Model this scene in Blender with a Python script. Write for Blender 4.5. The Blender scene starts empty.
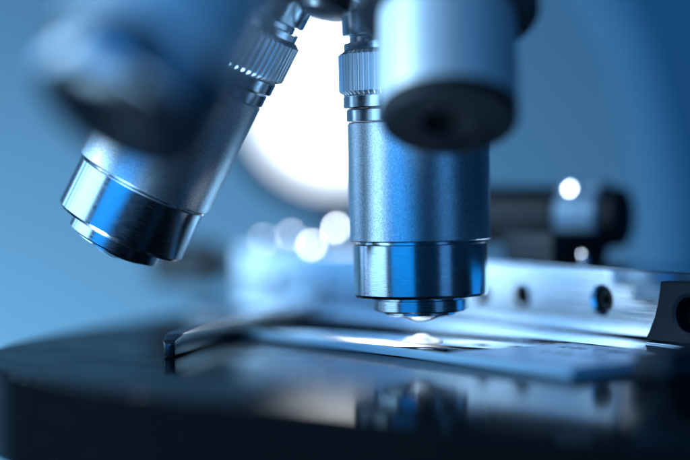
import bpy, bmesh, math, random
from mathutils import Vector, Matrix
random.seed(7)
SC = bpy.context.scene
COL = SC.collection
MM = 0.001                                   # everything below is written in millimetres

# ------------------------------------------------------------------ materials
def new_mat(name):
    m = bpy.data.materials.new(name); m.use_nodes = True
    nt = m.node_tree
    return m, nt, nt.nodes['Principled BSDF']

def principled(name, col, rough=.4, metal=0., **kw):
    m, nt, p = new_mat(name)
    p.inputs['Base Color'].default_value = (*col, 1)
    p.inputs['Roughness'].default_value = rough
    p.inputs['Metallic'].default_value = metal
    for k, v in kw.items():
        p.inputs[k].default_value = v
    return m

def add_bump(m, scale, strength, dist_mm, stretch=(1, 1, 1), rough_var=0., detail=3.):
    """noise in object space: bump plus a little roughness variation"""
    nt = m.node_tree; p = nt.nodes['Principled BSDF']
    tc = nt.nodes.new('ShaderNodeTexCoord')
    mp = nt.nodes.new('ShaderNodeMapping'); mp.inputs['Scale'].default_value = stretch
    no = nt.nodes.new('ShaderNodeTexNoise'); no.inputs['Scale'].default_value = scale
    no.inputs['Detail'].default_value = detail
    nt.links.new(tc.outputs['Object'], mp.inputs['Vector'])
    nt.links.new(mp.outputs['Vector'], no.inputs['Vector'])
    if strength:
        bu = nt.nodes.new('ShaderNodeBump')
        bu.inputs['Strength'].default_value = strength
        bu.inputs['Distance'].default_value = dist_mm * MM
        nt.links.new(no.outputs['Fac'], bu.inputs['Height'])
        nt.links.new(bu.outputs['Normal'], p.inputs['Normal'])
    if rough_var:
        r = p.inputs['Roughness'].default_value
        mr = nt.nodes.new('ShaderNodeMapRange')
        mr.inputs['From Min'].default_value = .3; mr.inputs['From Max'].default_value = .7
        mr.inputs['To Min'].default_value = max(.02, r - rough_var); mr.inputs['To Max'].default_value = r + rough_var
        nt.links.new(no.outputs['Fac'], mr.inputs['Value'])
        nt.links.new(mr.outputs['Result'], p.inputs['Roughness'])
    return m

def grain(m, scale, lo, hi):
    """fine light and dark grains of blasted metal"""
    nt = m.node_tree; p = nt.nodes['Principled BSDF']
    tc = nt.nodes.new('ShaderNodeTexCoord'); no = nt.nodes.new('ShaderNodeTexNoise')
    no.inputs['Scale'].default_value = scale; no.inputs['Detail'].default_value = 2.5; no.inputs['Roughness'].default_value = .7
    cr = nt.nodes.new('ShaderNodeValToRGB')
    cr.color_ramp.elements[0].position = .36; cr.color_ramp.elements[0].color = (*lo, 1)
    cr.color_ramp.elements[1].position = .62; cr.color_ramp.elements[1].color = (*hi, 1)
    nt.links.new(tc.outputs['Object'], no.inputs['Vector']); nt.links.new(no.outputs['Fac'], cr.inputs['Fac'])
    nt.links.new(cr.outputs['Color'], p.inputs['Base Color'])
M = {}
M['satin'] = add_bump(principled('satin_steel', (.62, .70, .78), .31, 1.), 9000, .7, .03, detail=1)
grain(M['satin'], 4600, (.44, .50, .57), (.95, .97, .99))
M['polished'] = add_bump(principled('turned_steel', (.50, .55, .60), .19, 1.), 700, .22, .03, (1, 1, 16), .07)
M['knurl'] = add_bump(principled('knurled_steel', (.62, .65, .70), .40, 1.), 1500, .2, .04)
M['silver'] = principled('silver_paint', (.80, .83, .86), .34, .3)
M['dark_tip'] = principled('black_rubber_tip', (.007, .008, .011), .55, **{'Specular IOR Level': .25})
M['hole'] = principled('dark_bore', (.003, .003, .004), .6)
M['nose'] = add_bump(principled('nosepiece_black', (.02, .022, .028), .28, .2), 700, .1, .03)
M['chrome'] = principled('chrome', (.75, .78, .82), .06, 1.)
M['stage'] = add_bump(principled('stage_black_lacquer', (.003, .0034, .004), .09, IOR=1.36), 500, .012, .03, rough_var=.03)
def half_gloss(m, fac):
    """worn lacquer: part glossy film, part matt black"""
    nt = m.node_tree; out = nt.nodes['Material Output']; p = nt.nodes['Principled BSDF']
    df = nt.nodes.new('ShaderNodeBsdfDiffuse'); df.inputs['Color'].default_value = (.003, .0034, .004, 1)
    mx = nt.nodes.new('ShaderNodeMixShader'); mx.inputs['Fac'].default_value = fac
    tc = nt.nodes.new('ShaderNodeTexCoord')
    no = nt.nodes.new('ShaderNodeTexNoise'); no.inputs['Scale'].default_value = 90; no.inputs['Detail'].default_value = 6
    mr = nt.nodes.new('ShaderNodeMapRange'); mr.inputs['From Min'].default_value = .3; mr.inputs['From Max'].default_value = .7
    mr.inputs['To Min'].default_value = fac - .08; mr.inputs['To Max'].default_value = fac + .08
    nt.links.new(tc.outputs['Object'], no.inputs['Vector']); nt.links.new(no.outputs['Fac'], mr.inputs['Value'])
    nt.links.new(mr.outputs['Result'], mx.inputs['Fac'])
    vo = nt.nodes.new('ShaderNodeTexVoronoi'); vo.inputs['Scale'].default_value = 420        # sparse dust specks
    gt = nt.nodes.new('ShaderNodeMath'); gt.operation = 'LESS_THAN'; gt.inputs[1].default_value = .07
    cm = nt.nodes.new('ShaderNodeMix'); cm.data_type = 'RGBA'
    cm.inputs[6].default_value = (.003, .0034, .004, 1); cm.inputs[7].default_value = (.07, .075, .08, 1)
    nt.links.new(tc.outputs['Object'], vo.inputs['Vector']); nt.links.new(vo.outputs['Distance'], gt.inputs[0])
    nt.links.new(gt.outputs[0], cm.inputs[0]); nt.links.new(cm.outputs[2], df.inputs['Color'])
    nt.links.new(df.outputs[0], mx.inputs[1]); nt.links.new(p.outputs[0], mx.inputs[2]); nt.links.new(mx.outputs[0], out.inputs['Surface'])
half_gloss(M['stage'], .44)
M['bar'] = add_bump(principled('milled_aluminium', (.74, .78, .82), .14, 1.), 700, .12, .03, (.08, .08, 8), .05)
M['ledge'] = add_bump(principled('ground_steel', (.70, .74, .78), .10, 1.), 300, .04, .02, rough_var=.04)
M['black_anod'] = add_bump(principled('black_anodised', (.008, .011, .017), .5, .0, **{'Specular IOR Level': .3}), 2500, .5, .07)
M['screw'] = principled('black_screw', (.015, .016, .02), .32, .6)
M['lever'] = add_bump(principled('dark_chrome_lever', (.035, .04, .05), .2, .5), 900, .06, .03)
M['knob'] = principled('aluminium_knob', (.40, .56, .72), .42, .9)
M['blackplastic'] = principled('black_plastic', (.012, .013, .016), .45)
M['glass'] = principled('slide_glass', (.93, .97, 1.), .0, 0., **{'Transmission Weight': 1., 'IOR': 1.5})
m, nt, p = new_mat('glint_specimen')
p.inputs['Base Color'].default_value = (.9, .93, .95, 1); p.inputs['Roughness'].default_value = .25
tr = nt.nodes.new('ShaderNodeBsdfTranslucent'); tr.inputs['Color'].default_value = (.92, .95, .97, 1)
mx = nt.nodes.new('ShaderNodeMixShader'); mx.inputs['Fac'].default_value = .55
nt.links.new(p.outputs['BSDF'], mx.inputs[1]); nt.links.new(tr.outputs['BSDF'], mx.inputs[2])
nt.links.new(mx.outputs['Shader'], nt.nodes['Material Output'].inputs['Surface'])
M['drop'] = m
M['lensglass'] = principled('coated_lens_glass', (.6, .75, .95), .02, .85)
M['frost'] = add_bump(principled('frosted_glass', (.36, .60, .90), .34), 3500, .3, .05)
M['edge'] = add_bump(principled('ground_glass_edge', (.46, .76, .95), .3, 0., **{'Transmission Weight': .15, 'IOR': 1.5}), 3000, .3, .04)
M['plated'] = principled('satin_plating', (.82, .87, .91), .40, .1)
M['dark_satin'] = principled('dark_satin_metal', (.34, .40, .46), .26, 1.)
M['gloss_cap'] = principled('gloss_black_cap', (.004, .005, .008), .2, **{'Specular IOR Level': .3})
M['rim'] = None
M['ink'] = principled('ink', (.02, .03, .06), .6)
M['arm'] = principled('blue_enamel', (.10, .31, .48), .3, .6)
M['housing'] = principled('lamp_housing', (.03, .045, .065), .5)
M['wall'] = add_bump(principled('painted_wall', (.145, .405, .66), .9), 30, 0, 1)

def emitter(name, col, strength):
    m, nt, p = new_mat(name)
    p.inputs['Base Color'].default_value = (.8, .8, .8, 1)
    p.inputs['Emission Color'].default_value = (*col, 1)
    p.inputs['Emission Strength'].default_value = strength
    return m
M['lamp'] = emitter('lamp_diffuser', (.97, .98, 1.), 5)
nt = M['lamp'].node_tree                     # opal diffuser: emission made to fade towards the rim, softening the lamp's edge
tc = nt.nodes.new('ShaderNodeTexCoord'); ln = nt.nodes.new('ShaderNodeVectorMath'); ln.operation = 'LENGTH'
mr = nt.nodes.new('ShaderNodeMapRange'); mr.interpolation_type = 'SMOOTHSTEP'
mr.inputs['From Min'].default_value = .012; mr.inputs['From Max'].default_value = .0185
mr.inputs['To Min'].default_value = 9.; mr.inputs['To Max'].default_value = .8
nt.links.new(tc.outputs['Object'], ln.inputs[0]); nt.links.new(ln.outputs['Value'], mr.inputs['Value'])
nt.links.new(mr.outputs['Result'], nt.nodes['Principled BSDF'].inputs['Emission Strength'])
M['rim'] = emitter('lamp_glow_rim', (1., .98, .95), .9)  # added glowing rim that fades out the lamp's bright edge
M['condenser'] = emitter('condenser_glow', (.92, .97, 1.), 170)

# ------------------------------------------------------------------ object helpers
def link(name, bm, mat, parent=None, loc=(0, 0, 0), smooth=35, mtx=None):
    bmesh.ops.recalc_face_normals(bm, faces=bm.faces[:])
    bmesh.ops.scale(bm, vec=(MM, MM, MM), verts=bm.verts[:])
    me = bpy.data.meshes.new(name); bm.to_mesh(me); bm.free()
    me.polygons.foreach_set('use_smooth', [True] * len(me.polygons))
    me.set_sharp_from_angle(angle=math.radians(smooth))
    me.materials.append(mat)
    o = bpy.data.objects.new(name, me); COL.objects.link(o)
    if mtx is not None: o.matrix_basis = mtx
    else: o.location = Vector(loc) * MM
    if parent: o.parent = parent
    return o

def empty(name, loc):
    o = bpy.data.objects.new(name, None); COL.objects.link(o)
    o.location = Vector(loc) * MM; o.empty_display_size = .01
    return o

def tag(o, label=None, cat=None, kind=None, group=None):
    if label: o['label'] = label
    if cat: o['category'] = cat
    if kind: o['kind'] = kind
    if group: o['group'] = group
    return o

def lathe(prof, seg=128, radial=None, bm=None):
    """prof: list of (radius, z); ends with radius 0 are closed to a point"""
    bm = bm or bmesh.new()
    rings = []
    for r, z in prof:
        if r < 1e-6:
            rings.append([bm.verts.new((0, 0, z))])
        else:
            ring = []
            for i in range(seg):
                a = 2 * math.pi * i / seg
                rr = r * (radial(i, r, z) if radial else 1)
                ring.append(bm.verts.new((rr * math.cos(a), rr * math.sin(a), z)))
            rings.append(ring)
    for A, B in zip(rings, rings[1:]):
        if len(A) == 1 and len(B) == 1: continue
        for i in range(seg):
            j = (i + 1) % seg
            if len(A) == 1: bm.faces.new((A[0], B[i], B[j]))
            elif len(B) == 1: bm.faces.new((A[i], B[0], A[j]))
            else: bm.faces.new((A[i], B[i], B[j], A[j]))
    return bm

def rod(profile, p0, axis, seg=64, radial=None):
    """lathe placed with its z axis along `axis` from p0 (mm, in the parent's space)"""
    bm = lathe(profile, seg, radial)
    q = Vector((0, 0, 1)).rotation_difference(Vector(axis).normalized())
    bmesh.ops.transform(bm, matrix=Matrix.Translation(Vector(p0)) @ q.to_matrix().to_4x4(), verts=bm.verts[:])
    return bm

def bevel_all(bm, w, seg=2, ang=30):
    es = [e for e in bm.edges if len(e.link_faces) == 2 and e.calc_face_angle(0) > math.radians(ang)]
    if es: bmesh.ops.bevel(bm, geom=es, offset=w, segments=seg, affect='EDGES', profile=.5, clamp_overlap=True)
    return bm

def prism(pts, z0, z1, bev=0., seg=2):
    """closed outline in xy raised from z0 to z1"""
    bm = bmesh.new()
    lo = [bm.verts.new((x, y, z0)) for x, y in pts]; hi = [bm.verts.new((x, y, z1)) for x, y in pts]
    bm.faces.new(lo[::-1]); bm.faces.new(hi)
    n = len(pts)
    for i in range(n):
        bm.faces.new((lo[i], lo[(i + 1) % n], hi[(i + 1) % n], hi[i]))
    bmesh.ops.recalc_face_normals(bm, faces=bm.faces[:])
    if bev: bevel_all(bm, bev, seg)
    return bm

def box_mtx(mtx, x0, x1, y0, y1, z0, z1, bev=0., seg=2):
    bm = prism([(x0, y0), (x1, y0), (x1, y1), (x0, y1)], z0, z1, bev, seg)
    bmesh.ops.transform(bm, matrix=mtx, verts=bm.verts[:])
    return bm

def spline(pts, n, closed=True):
    out = []; m = len(pts)
    rng = range(m) if closed else range(m - 1)
    for i in rng:
        if closed: P = [Vector(pts[(i + k - 1) % m]) for k in range(4)]
        else: P = [Vector(pts[min(max(i + k - 1, 0), m - 1)]) for k in range(4)]
        for s in range(n):
            t = s / n
            out.append(.5 * ((2 * P[1]) + (-P[0] + P[2]) * t + (2 * P[0] - 5 * P[1] + 4 * P[2] - P[3]) * t * t
                             + (-P[0] + 3 * P[1] - 3 * P[2] + P[3]) * t ** 3))
    if not closed: out.append(Vector(pts[-1]))
    return out

def merge(bm, other):
    me = bpy.data.meshes.new('tmp'); other.to_mesh(me); other.free()
    bm.from_mesh(me); bpy.data.meshes.remove(me)
    return bm

# ------------------------------------------------------------------ camera
cam_d = bpy.data.cameras.new('camera'); cam = bpy.data.objects.new('camera', cam_d); COL.objects.link(cam)
cam_d.lens = 100; cam_d.sensor_width = 36; cam_d.clip_start = .005; cam_d.clip_end = 20
cam.location = (0, 0, 30.7 * MM)
cam.rotation_euler = (math.radians(90 - 1.79), 0, 0)
cam_d.dof.use_dof = True; cam_d.dof.focus_distance = .316; cam_d.dof.aperture_fstop = 4.6
cam_d.dof.aperture_blades = 0
SC.camera = cam

# ------------------------------------------------------------------ the microscope
ROOT = Vector((45, 330, -14))
scope = empty('microscope', ROOT)
tag(scope, 'steel and black laboratory microscope with four objectives over its glossy stage', 'microscope')
def rel(p): return Vector(p) - ROOT

# --- stage: a thick lacquered plate with a rounded rim
outline = spline([(6.9, 239), (-2.6, 246), (-13, 253), (-27, 262.5), (-39.5, 274), (-51, 289), (-58.5, 312), (-58.5, 342), (-45, 386), (-22, 434), (14, 470),
                  (70, 492), (140, 480), (196, 430), (214, 360), (200, 290), (150, 236), (90, 212), (40, 222), (19, 231)], 14)
pts = [Vector((p.x, p.y)) for p in outline]
cen = Vector((70, 335))
def stage_bm():
    bm = bmesh.new(); n = len(pts)
    nor = []
    for i in range(n):
        t = (pts[(i + 1) % n] - pts[i - 1]).normalized()
        v = Vector((t.y, -t.x))
        if v.dot(pts[i] - cen) < 0: v = -v
        nor.append(v)
    prof = [(-6, 0), (-.6, 0)] + [(-.5 + .5 * math.sin(a), -.5 + .5 * math.cos(a)) for a in [k * math.pi / 16 for k in range(9)]] \
        + [(0, -.56), (0, -13.4), (0, -13.5)] + [(-.5 + .5 * math.cos(a), -13.5 - .5 * math.sin(a)) for a in [k * math.pi / 8 for k in range(1, 5)]]
    rings = []
    for off, z in prof:
        rings.append([bm.verts.new((*(pts[i] + nor[i] * off), z)) for i in range(n)])
    for A, B in zip(rings, rings[1:]):
        for i in range(n):
            bm.faces.new((A[i], A[(i + 1) % n], B[(i + 1) % n], B[i]))
    bm.faces.new(rings[0]); bm.faces.new(rings[-1][::-1])
    bmesh.ops.translate(bm, vec=-ROOT, verts=bm.verts[:])
    return bm
stage = link('stage', stage_bm(), M['stage'], scope, smooth=50)

AX = Vector((12.6, 324, 0))                  # optical axis on the stage
def place(bm, p):
    bmesh.ops.translate(bm, vec=rel(p), verts=bm.verts[:]); return bm
# rim of the stage aperture
link('aperture_ring', place(lathe([(5.2, .0), (5.2, .016), (6.4, .016), (6.4, .0)], 64), AX), M['chrome'], stage)
link('condenser_lens', place(lathe([(0, .012), (2.7, .012), (2.7, .004), (0, .004)], 48), AX), M['condenser'], stage)

# --- objectives.  local frame: +z up along the barrel, z = 0 at the groove between barrel and front ring
def knurl_radial(n_rib, seg):
    def f(i, r, z):
        ph = (i * n_rib / seg) % 1
        return 1 - .035 * (1 - min(1, 2.6 * abs(ph - .5) * 2)) if True else 1
    return f
def long_objective(name):
    o = link(name, lathe([(10.9, .0), (11.75, .0), (12.0, .22), (12.0, 19.75), (11.8, 19.95), (11.2, 20.0)], 160), M['satin'], scope, smooth=20)
    link('front_ring', lathe([(10.2, -.02), (10.2, -.45), (11.15, -.45), (11.3, -.6), (11.3, -8.9), (11.05, -9.35), (10.3, -9.5), (7.6, -9.5)], 160), M['polished'], o, smooth=20)
    link('nose_ring', lathe([(7.5, -9.52), (7.5, -9.9), (8.0, -9.9), (8.1, -10.0), (8.1, -11.7), (7.8, -11.95), (6.2, -12.0), (6.2, -12.5), (5.7, -12.7), (4.6, -12.75), (4.3, -12.95), (3.65, -13.0)], 128), M['polished'], o, smooth=20)
    link('front_lens', lathe([(0, -13.95), (.9, -13.9), (1.8, -13.72), (2.6, -13.4), (3.2, -13.05), (3.4, -12.85), (0, -12.85)], 64), M['lensglass'], o)
    r = link('collar_ring', lathe([(11.1, 20.05), (11.95, 20.05), (12.15, 20.2), (12.15, 22.0), (12.0, 22.2), (11.3, 22.25)], 128), M['polished'], o, smooth=20)
    r = link('collar_ring', lathe([(11.3, 22.3), (12.4, 22.3), (12.6, 22.5), (12.6, 24.3), (12.4, 24.5), (11.3, 24.5)], 128), M['polished'], o, smooth=20)
    seg = 70 * 8
    def rad(i, rr, z):
        if z < 25.1 or z > 31.4: return .97
        ph = (i % 8)
        return (1., 1., .995, .972, .955, .955, .972, .995)[ph]
    link('knurled_collar', lathe([(11.6, 24.55), (12.9, 24.55), (13.35, 25.15), (13.35, 31.3), (12.9, 31.9), (11.7, 31.9)], seg, rad), M['knurl'], o, smooth=25)
    link('mount_thread', lathe([(11.7, 31.95), (12.2, 31.95), (12.3, 32.1), (12.3, 33.2), (11.3, 33.4), (11.3, 34.2), (12.3, 34.4), (12.5, 34.6), (12.5, 38.5), (11, 38.5)], 128), M['polished'], o, smooth=20)
    return o
def pose(o, groove, up, spin=0.):
    up = Vector(up).normalized()
    q = Vector((0, 0, 1)).rotation_difference(up)
    m = q.to_matrix().to_4x4() @ Matrix.Rotation(spin, 4, 'Z')
    m.translation = rel(groove) * MM
    o.matrix_basis = m
def copy_tree(o):
    c = o.copy(); COL.objects.link(c)
    for ch in o.children:
        d = ch.copy(); COL.objects.link(d); d.parent = c
    return c
active = long_objective('objective')
pose(active, (12.7, 324, 18.9), (-.022, .0, 1))
active['label'] = 'upright satin steel objective pointing straight down at the slide'
side = copy_tree(active)
pose(side, (-33.7, 322, 28.8), (.452, -.085, .888), 1.1)
side['label'] = 'satin steel objective swung out to the left'

def short_objective(name, rc=13.3, zc=18., tapered=False):
    z0 = 7.3 if tapered else 2.2
    """wide low power objective; z = 0 at its front face"""
    o = link(name, lathe([(9.6, z0), (9.9, z0 + .15), *([(9.9, 9.), (8.8, 12.)] if tapered else []), (8.8 if tapered else 9.9, zc - .4), (8.7 if tapered else 9.5, zc - .1), (8.6, zc)], 128), M['plated'] if tapered else M['silver'], scope)
    if tapered:
        link('front_cap', lathe([(3.0, .9), (3.4, .2), (5.2, .0), (7.6, .4), (8.6, 1.0), (8.7, 1.3)], 128), M['gloss_cap'], o)
        link('cap_ring', lathe([(8.7, 1.32), (8.9, 1.3), (9.4, 1.7), (9.75, 2.5), (9.85, 3.4), (9.85, 7.0), (9.6, 7.25)], 128), M['dark_satin'], o)
    else: link('front_cap', lathe([(3.9, .25), (8.3, .0), (9.2, .15), (9.7, .5), (9.85, .9), (9.85, 2.2), (9, 2.2)], 128), M['dark_tip'], o)
    link('lens_bore', lathe([(3.9, .25), (3.7, 1.2), (3.2, 3.0), (0, 3.4)] if not tapered else [(3.0, .9), (2.6, 2), (0, 2.4)], 64), M['hole'], o)
    link('mount_collar', lathe([(8.6, zc + .05), (rc - .7, zc + .05), (rc, zc + .6), (rc, zc + 6.5), (rc - .7, zc + 7), (9.4, zc + 7), (9.4, zc + 14), (8, zc + 14)], 128), M['nose'], o)
    return o
near_r = short_objective('objective')
pose(near_r, (15.1, 279, 37.4), (.012, .47, .883)); near_r.scale = (1.04, 1.04, 1.04)
near_r['label'] = 'out of focus silver objective with a wide black front cap, leaning to the viewer'
near_l = short_objective('objective', 9.6, 21., True)
pose(near_l, (-27.6, 230, 35.7), (.37, .48, .80)); near_l.scale = (1.22, 1.22, 1.22)
near_l['label'] = 'strongly blurred silver objective leaning down to the left'

# --- revolving nosepiece with its centre boss
NA = Vector((.25, .20, .95)).normalized(); NC = Vector((-2.5, 308, 60.5))
qn = Vector((0, 0, 1)).rotation_difference(NA)
nm = qn.to_matrix().to_4x4(); nm.translation = rel(NC) * MM
nosep = link('nosepiece', lathe([(0, 0), (8, 0), (22, .6), (25, 2.0), (26, 5), (31, 9), (33, 12), (33, 22), (28, 26), (0, 26)], 128), M['nose'], scope, mtx=nm)
link('pivot_boss', lathe([(6.2, -.02), (6.2, -1.2), (5.6, -1.6), (4.4, -1.6), (4.2, -4.2), (3.4, -5.0), (1.5, -5.3), (0, -5.3)], 64), M['nose'], nosep)
link('trim_ring', lathe([(6.0, -1.62), (6.0, -2.0), (5.5, -2.3), (4.9, -2.3), (4.5, -1.9), (4.5, -1.62)], 64), M['chrome'], nosep)

# --- mechanical stage.  local frame of the bar: u along the bar (towards the right, nearer), v away from the viewer
U = Vector((.59, -.807, 0)).normalized(); V = Vector((.807, .59, 0)).normalized()
O = Vector((23.8, 360.9, 0))
BM = Matrix(((U.x, V.x, 0, O.x - ROOT.x), (U.y, V.y, 0, O.y - ROOT.y), (0, 0, 1, -ROOT.z), (0, 0, 0, 1)))
def onbar(u, v, z): return Vector((O + U * u + V * v + Vector((0, 0, z))))
bar = link('mechanical_stage', box_mtx(BM, -81, 92, 0, 22, 2.3, 13.8, .35, 2), M['bar'], scope)
bar['label'] = 'milled aluminium slide guide with black screws along its face'
link('guide_plate', box_mtx(BM, -79, 92, -13.5, 21, .02, 2.05, .15, 1), M['ledge'], bar)
def cut(o, cutters):
    """drill holes: boolean difference, baked into the mesh"""
    tmp = []
    for cbm in cutters:
        c_ = link('cutter', cbm, M['screw'], o.parent); c_.matrix_basis = o.matrix_basis.copy(); tmp.append(c_)
        md = o.modifiers.new('hole', 'BOOLEAN'); md.operation = 'DIFFERENCE'; md.solver = 'EXACT'; md.object = c_
    dg = bpy.context.evaluated_depsgraph_get(); dg.update()
    me = bpy.data.meshes.new_from_object(o.evaluated_get(dg))
    o.modifiers.clear(); old = o.data; o.data = me; me.name = old.name; bpy.data.meshes.remove(old)
    me.set_sharp_from_angle(angle=math.radians(12))
    for c_ in tmp:
        m_ = c_.data; bpy.data.objects.remove(c_); bpy.data.meshes.remove(m_)
# bolt holes with a sunk hex socket screw
def socket_screw(parent, c, r, depth):
    bm = rod([(r * .93, -depth - .3), (r * .93, -depth + .9), (r * .85, -depth + 1.05), (r * .5, -depth + 1.05), (r * .5, -depth + .2), (0, -depth + .15)], c, -V, 48,
             lambda i, rr, z: (1. if rr > .51 * r else (.87 / max(.87, math.cos(((i / 48 * 6 + .5) % 1 - .5) * math.pi / 3)))))
    return link('socket_screw', bm, M['screw'], parent)
def hole(c, r, depth):
    return rod([(0, .6), (r * 1.22, .6), (r * 1.22, 0), (r, -.3), (r, -depth), (0, -depth)], c, -V, 48)
spots = [(u, z, r) for u, z, r in ((-66, 6.6, 1.6), (-47.8, 6.6, 1.6), (3.4, 7.8, 1.6), (14.2, 7.9, 1.9), (35.4, 8.2, 2.3))]
cut(bar, [hole(rel(onbar(u, 0, z)), r, 2.2) for u, z, r in spots])
for u, z, r in spots: socket_screw(bar, rel(onbar(u, 0, z)), r, 2.2)
# black end block with a concave left side
def end_block():
    face = [(49.8, 2.4), (50.9, 4.0), (52.1, 6.4), (52.9, 9.0), (53.3, 11.2), (53.4, 12.4), (90, 12.4), (90, 2.4)]
    bm = prism(face, 0, 4.2, .25, 2)         # xy = (u, z), raised along -v
    R = Matrix(((1, 0, 0, 0), (0, 0, -1, -.04), (0, 1, 0, 0), (0, 0, 0, 1)))
    bmesh.ops.transform(bm, matrix=BM @ R, verts=bm.verts[:])
    return bm
blk = link('end_block', end_block(), M['black_anod'], bar)
c = rel(onbar(59.6, -4.24, 7.2))
cut(blk, [hole(c, 2.9, 3.4)])
socket_screw(blk, c, 2.9, 3.4)
link('step_plate', box_mtx(BM, 51.6, 92, -5.6, -.06, -.0 + 2.06, 2.36, .1, 1), M['bar'], bar)

# fixed jaw at the right end of the slide
def sweep(path, w, z0, z1, bev=.3):
    P = spline(path, 10, closed=False); n = len(P)
    L, Rr = [], []
    for i, p in enumerate(P):
        t = (P[min(i + 1, n - 1)] - P[max(i - 1, 0)]).normalized(); k = Vector((t.y, -t.x))
        ww = w(i / (n - 1)) if callable(w) else w
        L.append(p + k * ww / 2); Rr.append(p - k * ww / 2)
    bm = bmesh.new()
    def ring(a, b, zt): return [bm.verts.new((a.x, a.y, z0)), bm.verts.new((b.x, b.y, z0)), bm.verts.new((b.x, b.y, zt)), bm.verts.new((a.x, a.y, zt))]
    rs = [ring(a, b, z1(i / (n - 1)) if callable(z1) else z1) for i, (a, b) in enumerate(zip(L, Rr))]
    for A, B in zip(rs, rs[1:]):
        for i in range(4):
            bm.faces.new((A[i], A[(i + 1) % 4], B[(i + 1) % 4], B[i]))
    bm.faces.new(rs[0]); bm.faces.new(rs[-1][::-1])
    bmesh.ops.recalc_face_normals(bm, faces=bm.faces[:])
    if bev: bevel_all(bm, bev, 3, 50)
    bmesh.ops.translate(bm, vec=-ROOT, verts=bm.verts[:])
    return bm
link('fixed_jaw', sweep([(66, 306), (58, 298), (51, 287), (44.5, 277)], 6, .02, 4.2, .5), M['blackplastic'], bar)
# sprung finger on the left
link('spring_finger', sweep([(-29.0, 313.4), (-28.6, 316), (-27.9, 321), (-25.0, 337), (-18.6, 360), (-11.5, 380), (-9, 396), (-10.5, 404.5)],
                            lambda t: (1.7 + 2.3 * min(1, t * 2.2)) * math.sqrt(min(1, .25 + t / .05)), .25, lambda t: 1.9 + .6 * math.sqrt(min(1, t / .05)) + 1.0 * min(1, t * 4), .4), M['lever'], bar, smooth=60)
# drive knobs behind the bar
ka = Vector((.86, -.51, 0))
def rib(n, d):
    return lambda i, r, z: (1 - d) if (i % 6) in (0, 1) else 1.
kb = rel((43.2, 374, 21.6))
hs = link('gear_housing', rod([(0, -26), (5.4, -26), (6.0, -25.4), (6.0, -1), (5.4, -.2), (0, -.2)], kb, ka, 64), M['blackplastic'], scope)
kn = link('drive_knob', rod([(0, 0), (6.2, 0), (6.9, .6), (6.9, 8.2), (6.4, 8.8), (0, 8.8)], kb, ka, 180, rib(30, .035)), M['knob'], scope, smooth=25)
link('knob_cap', rod([(0, 8.82), (5.9, 8.82), (5.9, 11.6), (5.3, 12.2), (0, 12.2)], kb, ka, 64), M['blackplastic'], kn)
link('housing_foot', box_mtx(BM, 2, 16, 6, 20, 13.82, 19, .5, 2), M['blackplastic'], hs)
ka2 = Vector((-.93, .36, 0)); kb2 = rel((-25, 436, 9.2))
kn2 = link('drive_knob', rod([(0, -3), (2.2, -3), (2.2, 4), (4.6, 4.2), (5.4, 5), (5.4, 19), (4.8, 20), (0, 20)], kb2, ka2, 120, rib(20, .03)), M['blackplastic'], scope, smooth=25)

# added pin heads: domed tops tilted to throw glints of the added lamp
GLINT_LAMP = Vector((-330, 300, 205))
def pin(p, parent, r, z_foot=None, R=14.):
    p = Vector(p); h = ((Vector((0, 0, 30.7)) - p).normalized() + (GLINT_LAMP - p).normalized()).normalized()
    cap = [(r * k / 8, math.sqrt(R * R - (r * k / 8) ** 2) - R) for k in range(8, 0, -1)]
    bm = rod([(0, -1.6), (r * .8, -1.6), (r * 1.25, -1.2), (r * 1.25, -.25)] + cap + [(0, 0)], rel(p), h, 40)
    if z_foot is not None:
        q = p - h * 1.0
        merge(bm, rod([(0, 0), (.8, 0), (.8, q.z - z_foot), (0, q.z - z_foot)], rel((q.x, q.y, z_foot)), (0, 0, 1), 24))
    return link('glint_pin', bm, M['chrome'], parent, smooth=60)
for p_, r, R_ in (((31.6, 370, 16.2), .6, 11), ((43.4, 352, 15.3), .5, 4.6), ((-7.2, 412, 14.6), 1.15, 20), ((-11.8, 418, 16.6), .5, 12),
                  ((-1.9, 408, 18.4), 1.15, 22), ((-18.2, 428, 15.2), .35, 10)):
    pin(p_, bar, r, 13.75, R_)
pin((43.2, 368.4, 27.1), kn, 1.1, None, 15)

# --- limb of the stand, far behind on the right
arc = [(30, 118), (58, 100), (76, 80), (86.5, 57), (92.6, 27.8), (94, 4), (94, -60)]
A = [(p.x, p.y) for p in spline([(a, b) for a, b in arc], 10, closed=False)]
ol = A + [(190, -60), (190, 150), (30, 150)]
bm = prism(ol, 0, 46, 9.0, 6)
bmesh.ops.transform(bm, matrix=Matrix.Translation(-ROOT) @ Matrix(((1, 0, 0, 0), (0, 0, -1, 606), (0, 1, 0, 0), (0, 0, 0, 1))), verts=bm.verts[:])
link('limb', bm, M['arm'], scope, smooth=40)

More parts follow.
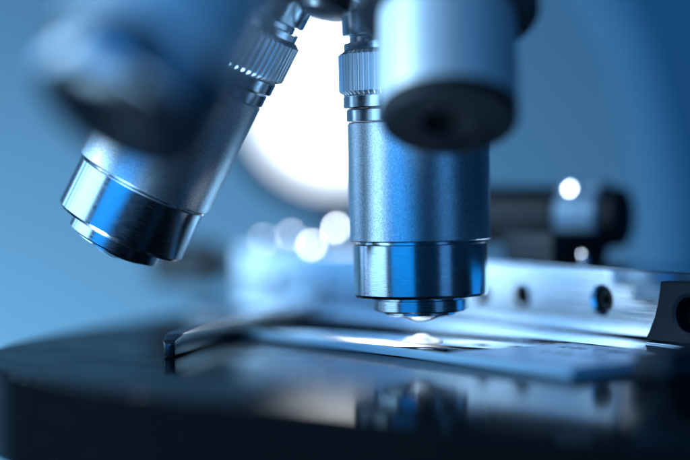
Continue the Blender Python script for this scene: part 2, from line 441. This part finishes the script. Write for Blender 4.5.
# ------------------------------------------------------------------ the glass slide
SU = U; SV = V
S0 = Vector((9.0, 314.0, 0))                  # on the front edge
slide_loc = S0 + Vector((0, 0, .03))
SM = Matrix(((SU.x, SV.x, 0, 0), (SU.y, SV.y, 0, 0), (0, 0, 1, 0), (0, 0, 0, 1)))
slide = link('glass_slide', box_mtx(SM, -53, 41, 0, 27, 0, 1.6, .12, 2), M['glass'], None, slide_loc)
slide.data.materials.append(M['edge'])
for f_ in slide.data.polygons:
    if abs(f_.normal.z) < .35: f_.material_index = 1
tag(slide, 'clear glass specimen slide with one frosted end lying on the black stage', 'microscope slide')
link('frosted_end', box_mtx(SM, 12, 40.6,   .4, 26.6, 1.606, 1.69, .02, 1), M['frost'], slide)
def scribble():
    bm = bmesh.new()
    for row, (v0, u0, u1) in enumerate(((20, 16, 34), (12, 20, 33))):
        u = u0
        while u < u1:
            w = random.uniform(1.2, 2.2); h = random.uniform(3.2, 5.0)
            for k in range(3):
                a = (u + random.uniform(0, w), v0 + random.uniform(0, h)); b = (u + random.uniform(0, w), v0 + random.uniform(0, h))
                d = Vector((b[0] - a[0], b[1] - a[1]))
                if d.length < .4: continue
                nrm = Vector((-d.y, d.x)).normalized() * .32
                q = [bm.verts.new((a[0] + nrm.x, a[1] + nrm.y, 1.696)), bm.verts.new((a[0] - nrm.x, a[1] - nrm.y, 1.696)),
                     bm.verts.new((b[0] - nrm.x, b[1] - nrm.y, 1.696)), bm.verts.new((b[0] + nrm.x, b[1] + nrm.y, 1.696))]
                for vtx in q: vtx.co.z += .0015 * (k + 1)
                bm.faces.new(q)
            u += w + .7
    bmesh.ops.transform(bm, matrix=SM, verts=bm.verts[:])
    return bm
link('handwriting', scribble(), M['ink'], slide)
drop_loc = (12.9, 323.4, 1.64)
def specimen_bm():
    bm = bmesh.new()
    for x, y, r, h in ((0, 0, 1.9, 1.35), (1.4, -.8, 1.4, .95), (-1.6, .4, 1.45, .85), (2.3, .9, .9, .62), (-2.7, -.5, .8, .55), (.4, -1.7, .8, .5), (-3.7, .3, .42, .3), (3.4, -.4, .45, .3)):
        d_ = lathe([(r, 0), (r * .98, h * .22), (r * .86, h * .56), (r * .62, h * .84), (r * .32, h * .97), (0, h)], 40,
                   lambda i, rr, z: 1 + .07 * math.sin(i / 40 * 4 * math.pi + x * 3) + .05 * math.sin(i / 40 * 6 * math.pi + y * 5))
        bmesh.ops.translate(d_, vec=(x, y, random.uniform(0, .02)), verts=d_.verts[:])
        merge(bm, d_)
    return bm
drop = link('glint_specimen', specimen_bm(), M['drop'], None, drop_loc, smooth=80)  # droplets shaped to stand for the glints under the objective
tag(drop, 'white specimen droplets added to stand for glints on the slide right under the upright objective', 'specimen')

# ------------------------------------------------------------------ round lamp behind
lamp_loc = Vector((-2.5, 470, 47.4))
lamp = empty('round_lamp', lamp_loc)
tag(lamp, 'round glowing white lamp behind the microscope between two steel objectives', 'lamp')
def turned(prof, seg=96): return rod(prof, (0, 0, 0), (0, -1, 0), seg)
link('diffuser', turned([(0, 2.2), (9, 1.9), (18.5, 0), (18.5, -1), (0, -1)]), M['lamp'], lamp)
link('glow_rim', turned([(18.6, -.4), (18.6, .5), (20.5, .7), (22.8, .3), (22.8, -.6)]), M['rim'], lamp)
link('housing', turned([(18.5, -1.2), (22.9, -1.2), (22.9, .6), (27.5, .2), (28, -.6), (28, -14), (20, -20), (0, -22)]), M['housing'], lamp)
link('stem', rod([(0, -70), (3.5, -70), (3.5, -24), (0, -24)], (0, 12, 0), (0, 0, 1), 32), M['housing'], lamp)

# ------------------------------------------------------------------ backdrop
bm = bmesh.new()
vs = [bm.verts.new(p) for p in ((-1800, 0, -700), (1800, 0, -700), (1800, 0, 1100), (-1800, 0, 1100))]
bm.faces.new(vs)
vs2 = [bm.verts.new(p) for p in ((-1800, 20, -700), (1800, 20, -700), (1800, 20, 1100), (-1800, 20, 1100))]
bm.faces.new(vs2[::-1])
for i in range(4): bm.faces.new((vs[i], vs2[i], vs2[(i + 1) % 4], vs[(i + 1) % 4]))
tag(link('backdrop', bm, M['wall'], None, (0, 1300, 0)), 'plain blue out of focus wall behind the microscope', 'wall', 'structure')

# ------------------------------------------------------------------ light
def area(name, loc, target, sx, sy, radiance, col, spread=180):
    d = bpy.data.lights.new(name, 'AREA'); d.shape = 'RECTANGLE'; d.size = sx * MM; d.size_y = sy * MM
    d.energy = radiance * math.pi * sx * sy * MM * MM; d.color = col; d.spread = math.radians(spread)
    o = bpy.data.objects.new(name, d); COL.objects.link(o)
    o.location = Vector(loc) * MM
    o.rotation_euler = (Vector(target) - Vector(loc)).to_track_quat('-Z', 'Y').to_euler()
    return o
S = (5, 330, 25)
area('softbox_key', (-360, 255, 210), (-20, 325, 210), 230, 470, 4.0, (.36, .70, 1.))
area('reflection_strip', (-372, 456, 95), (5, 400, 20), 30, 230, 4.0, (.55, .80, 1.))  # these strips are added for bright bands in the bar; no window here
area('reflection_strip', (-372, 392, 95), (5, 360, 20), 22, 230, 4.4, (.60, .83, 1.))
area('reflection_strip', (-372, 566, 95), (5, 420, 20), 44, 230, 3.2, (.50, .78, 1.))
area('reflection_panel', (-400, 470, 100), (5, 390, 20), 260, 235, 1.35, (.05, .38, 1.))  # added blue lamp, fills the bar's reflection between the strips
area('fill_front', (-170, -60, 190), (0, 290, 45), 220, 140, 1.3, (.35, .70, 1.))  # added fill to brighten the two near objectives
d = bpy.data.lights.new('glint_lamp', 'AREA'); d.shape = 'DISK'; d.size = 32 * MM  # added lamp, put there for the pin glints
d.energy = 60 * math.pi * math.pi * (16 * MM) ** 2; d.color = (1., .97, .95)
o = bpy.data.objects.new('glint_lamp', d); COL.objects.link(o); o.location = GLINT_LAMP * MM
o.rotation_euler = (Vector((10, 380, 15)) - GLINT_LAMP).to_track_quat('-Z', 'Y').to_euler()
area('softbox_blue', (-207, -10, 205), (5, 330, 205), 280, 460, 1.9, (.006, .32, 1.))
area('fill_low', (-330, 150, -240), (-5, 270, 45), 200, 140, 9., (.36, .68, 1.), 75)  # added fill for the near objectives, in place of bounce off a table
area('fill_low', (-150, -10, -210), (-15, 250, 60), 180, 120, 1.5, (.45, .75, 1.), 75)  # added fill from below to pale the near left objective
area('strip_right', (260, 30, 205), (5, 330, 205), 120, 460, .8, (.10, .42, 1.))
area('softbox_top', (-60, 420, 480), S, 200, 200, .4, (.2, .5, 1.))
area('wall_wash', (-400, 800, -330), (-400, 1300, -330), 600, 360, 7.2, (.9, .95, 1.))

w = bpy.data.worlds.new('World'); SC.world = w; w.use_nodes = True
bg = w.node_tree.nodes['Background']; bg.inputs[0].default_value = (.01, .08, .22, 1); bg.inputs[1].default_value = .25

vs_ = SC.view_settings
SC.display_settings.display_device = 'sRGB'
vs_.view_transform = 'Standard'; vs_.look = 'None'; vs_.exposure = .0; vs_.gamma = 1; vs_.use_curve_mapping = False
SC.cycles.max_bounces = 10; SC.cycles.caustics_reflective = True; SC.cycles.caustics_refractive = True
SC.cycles.use_denoising = True
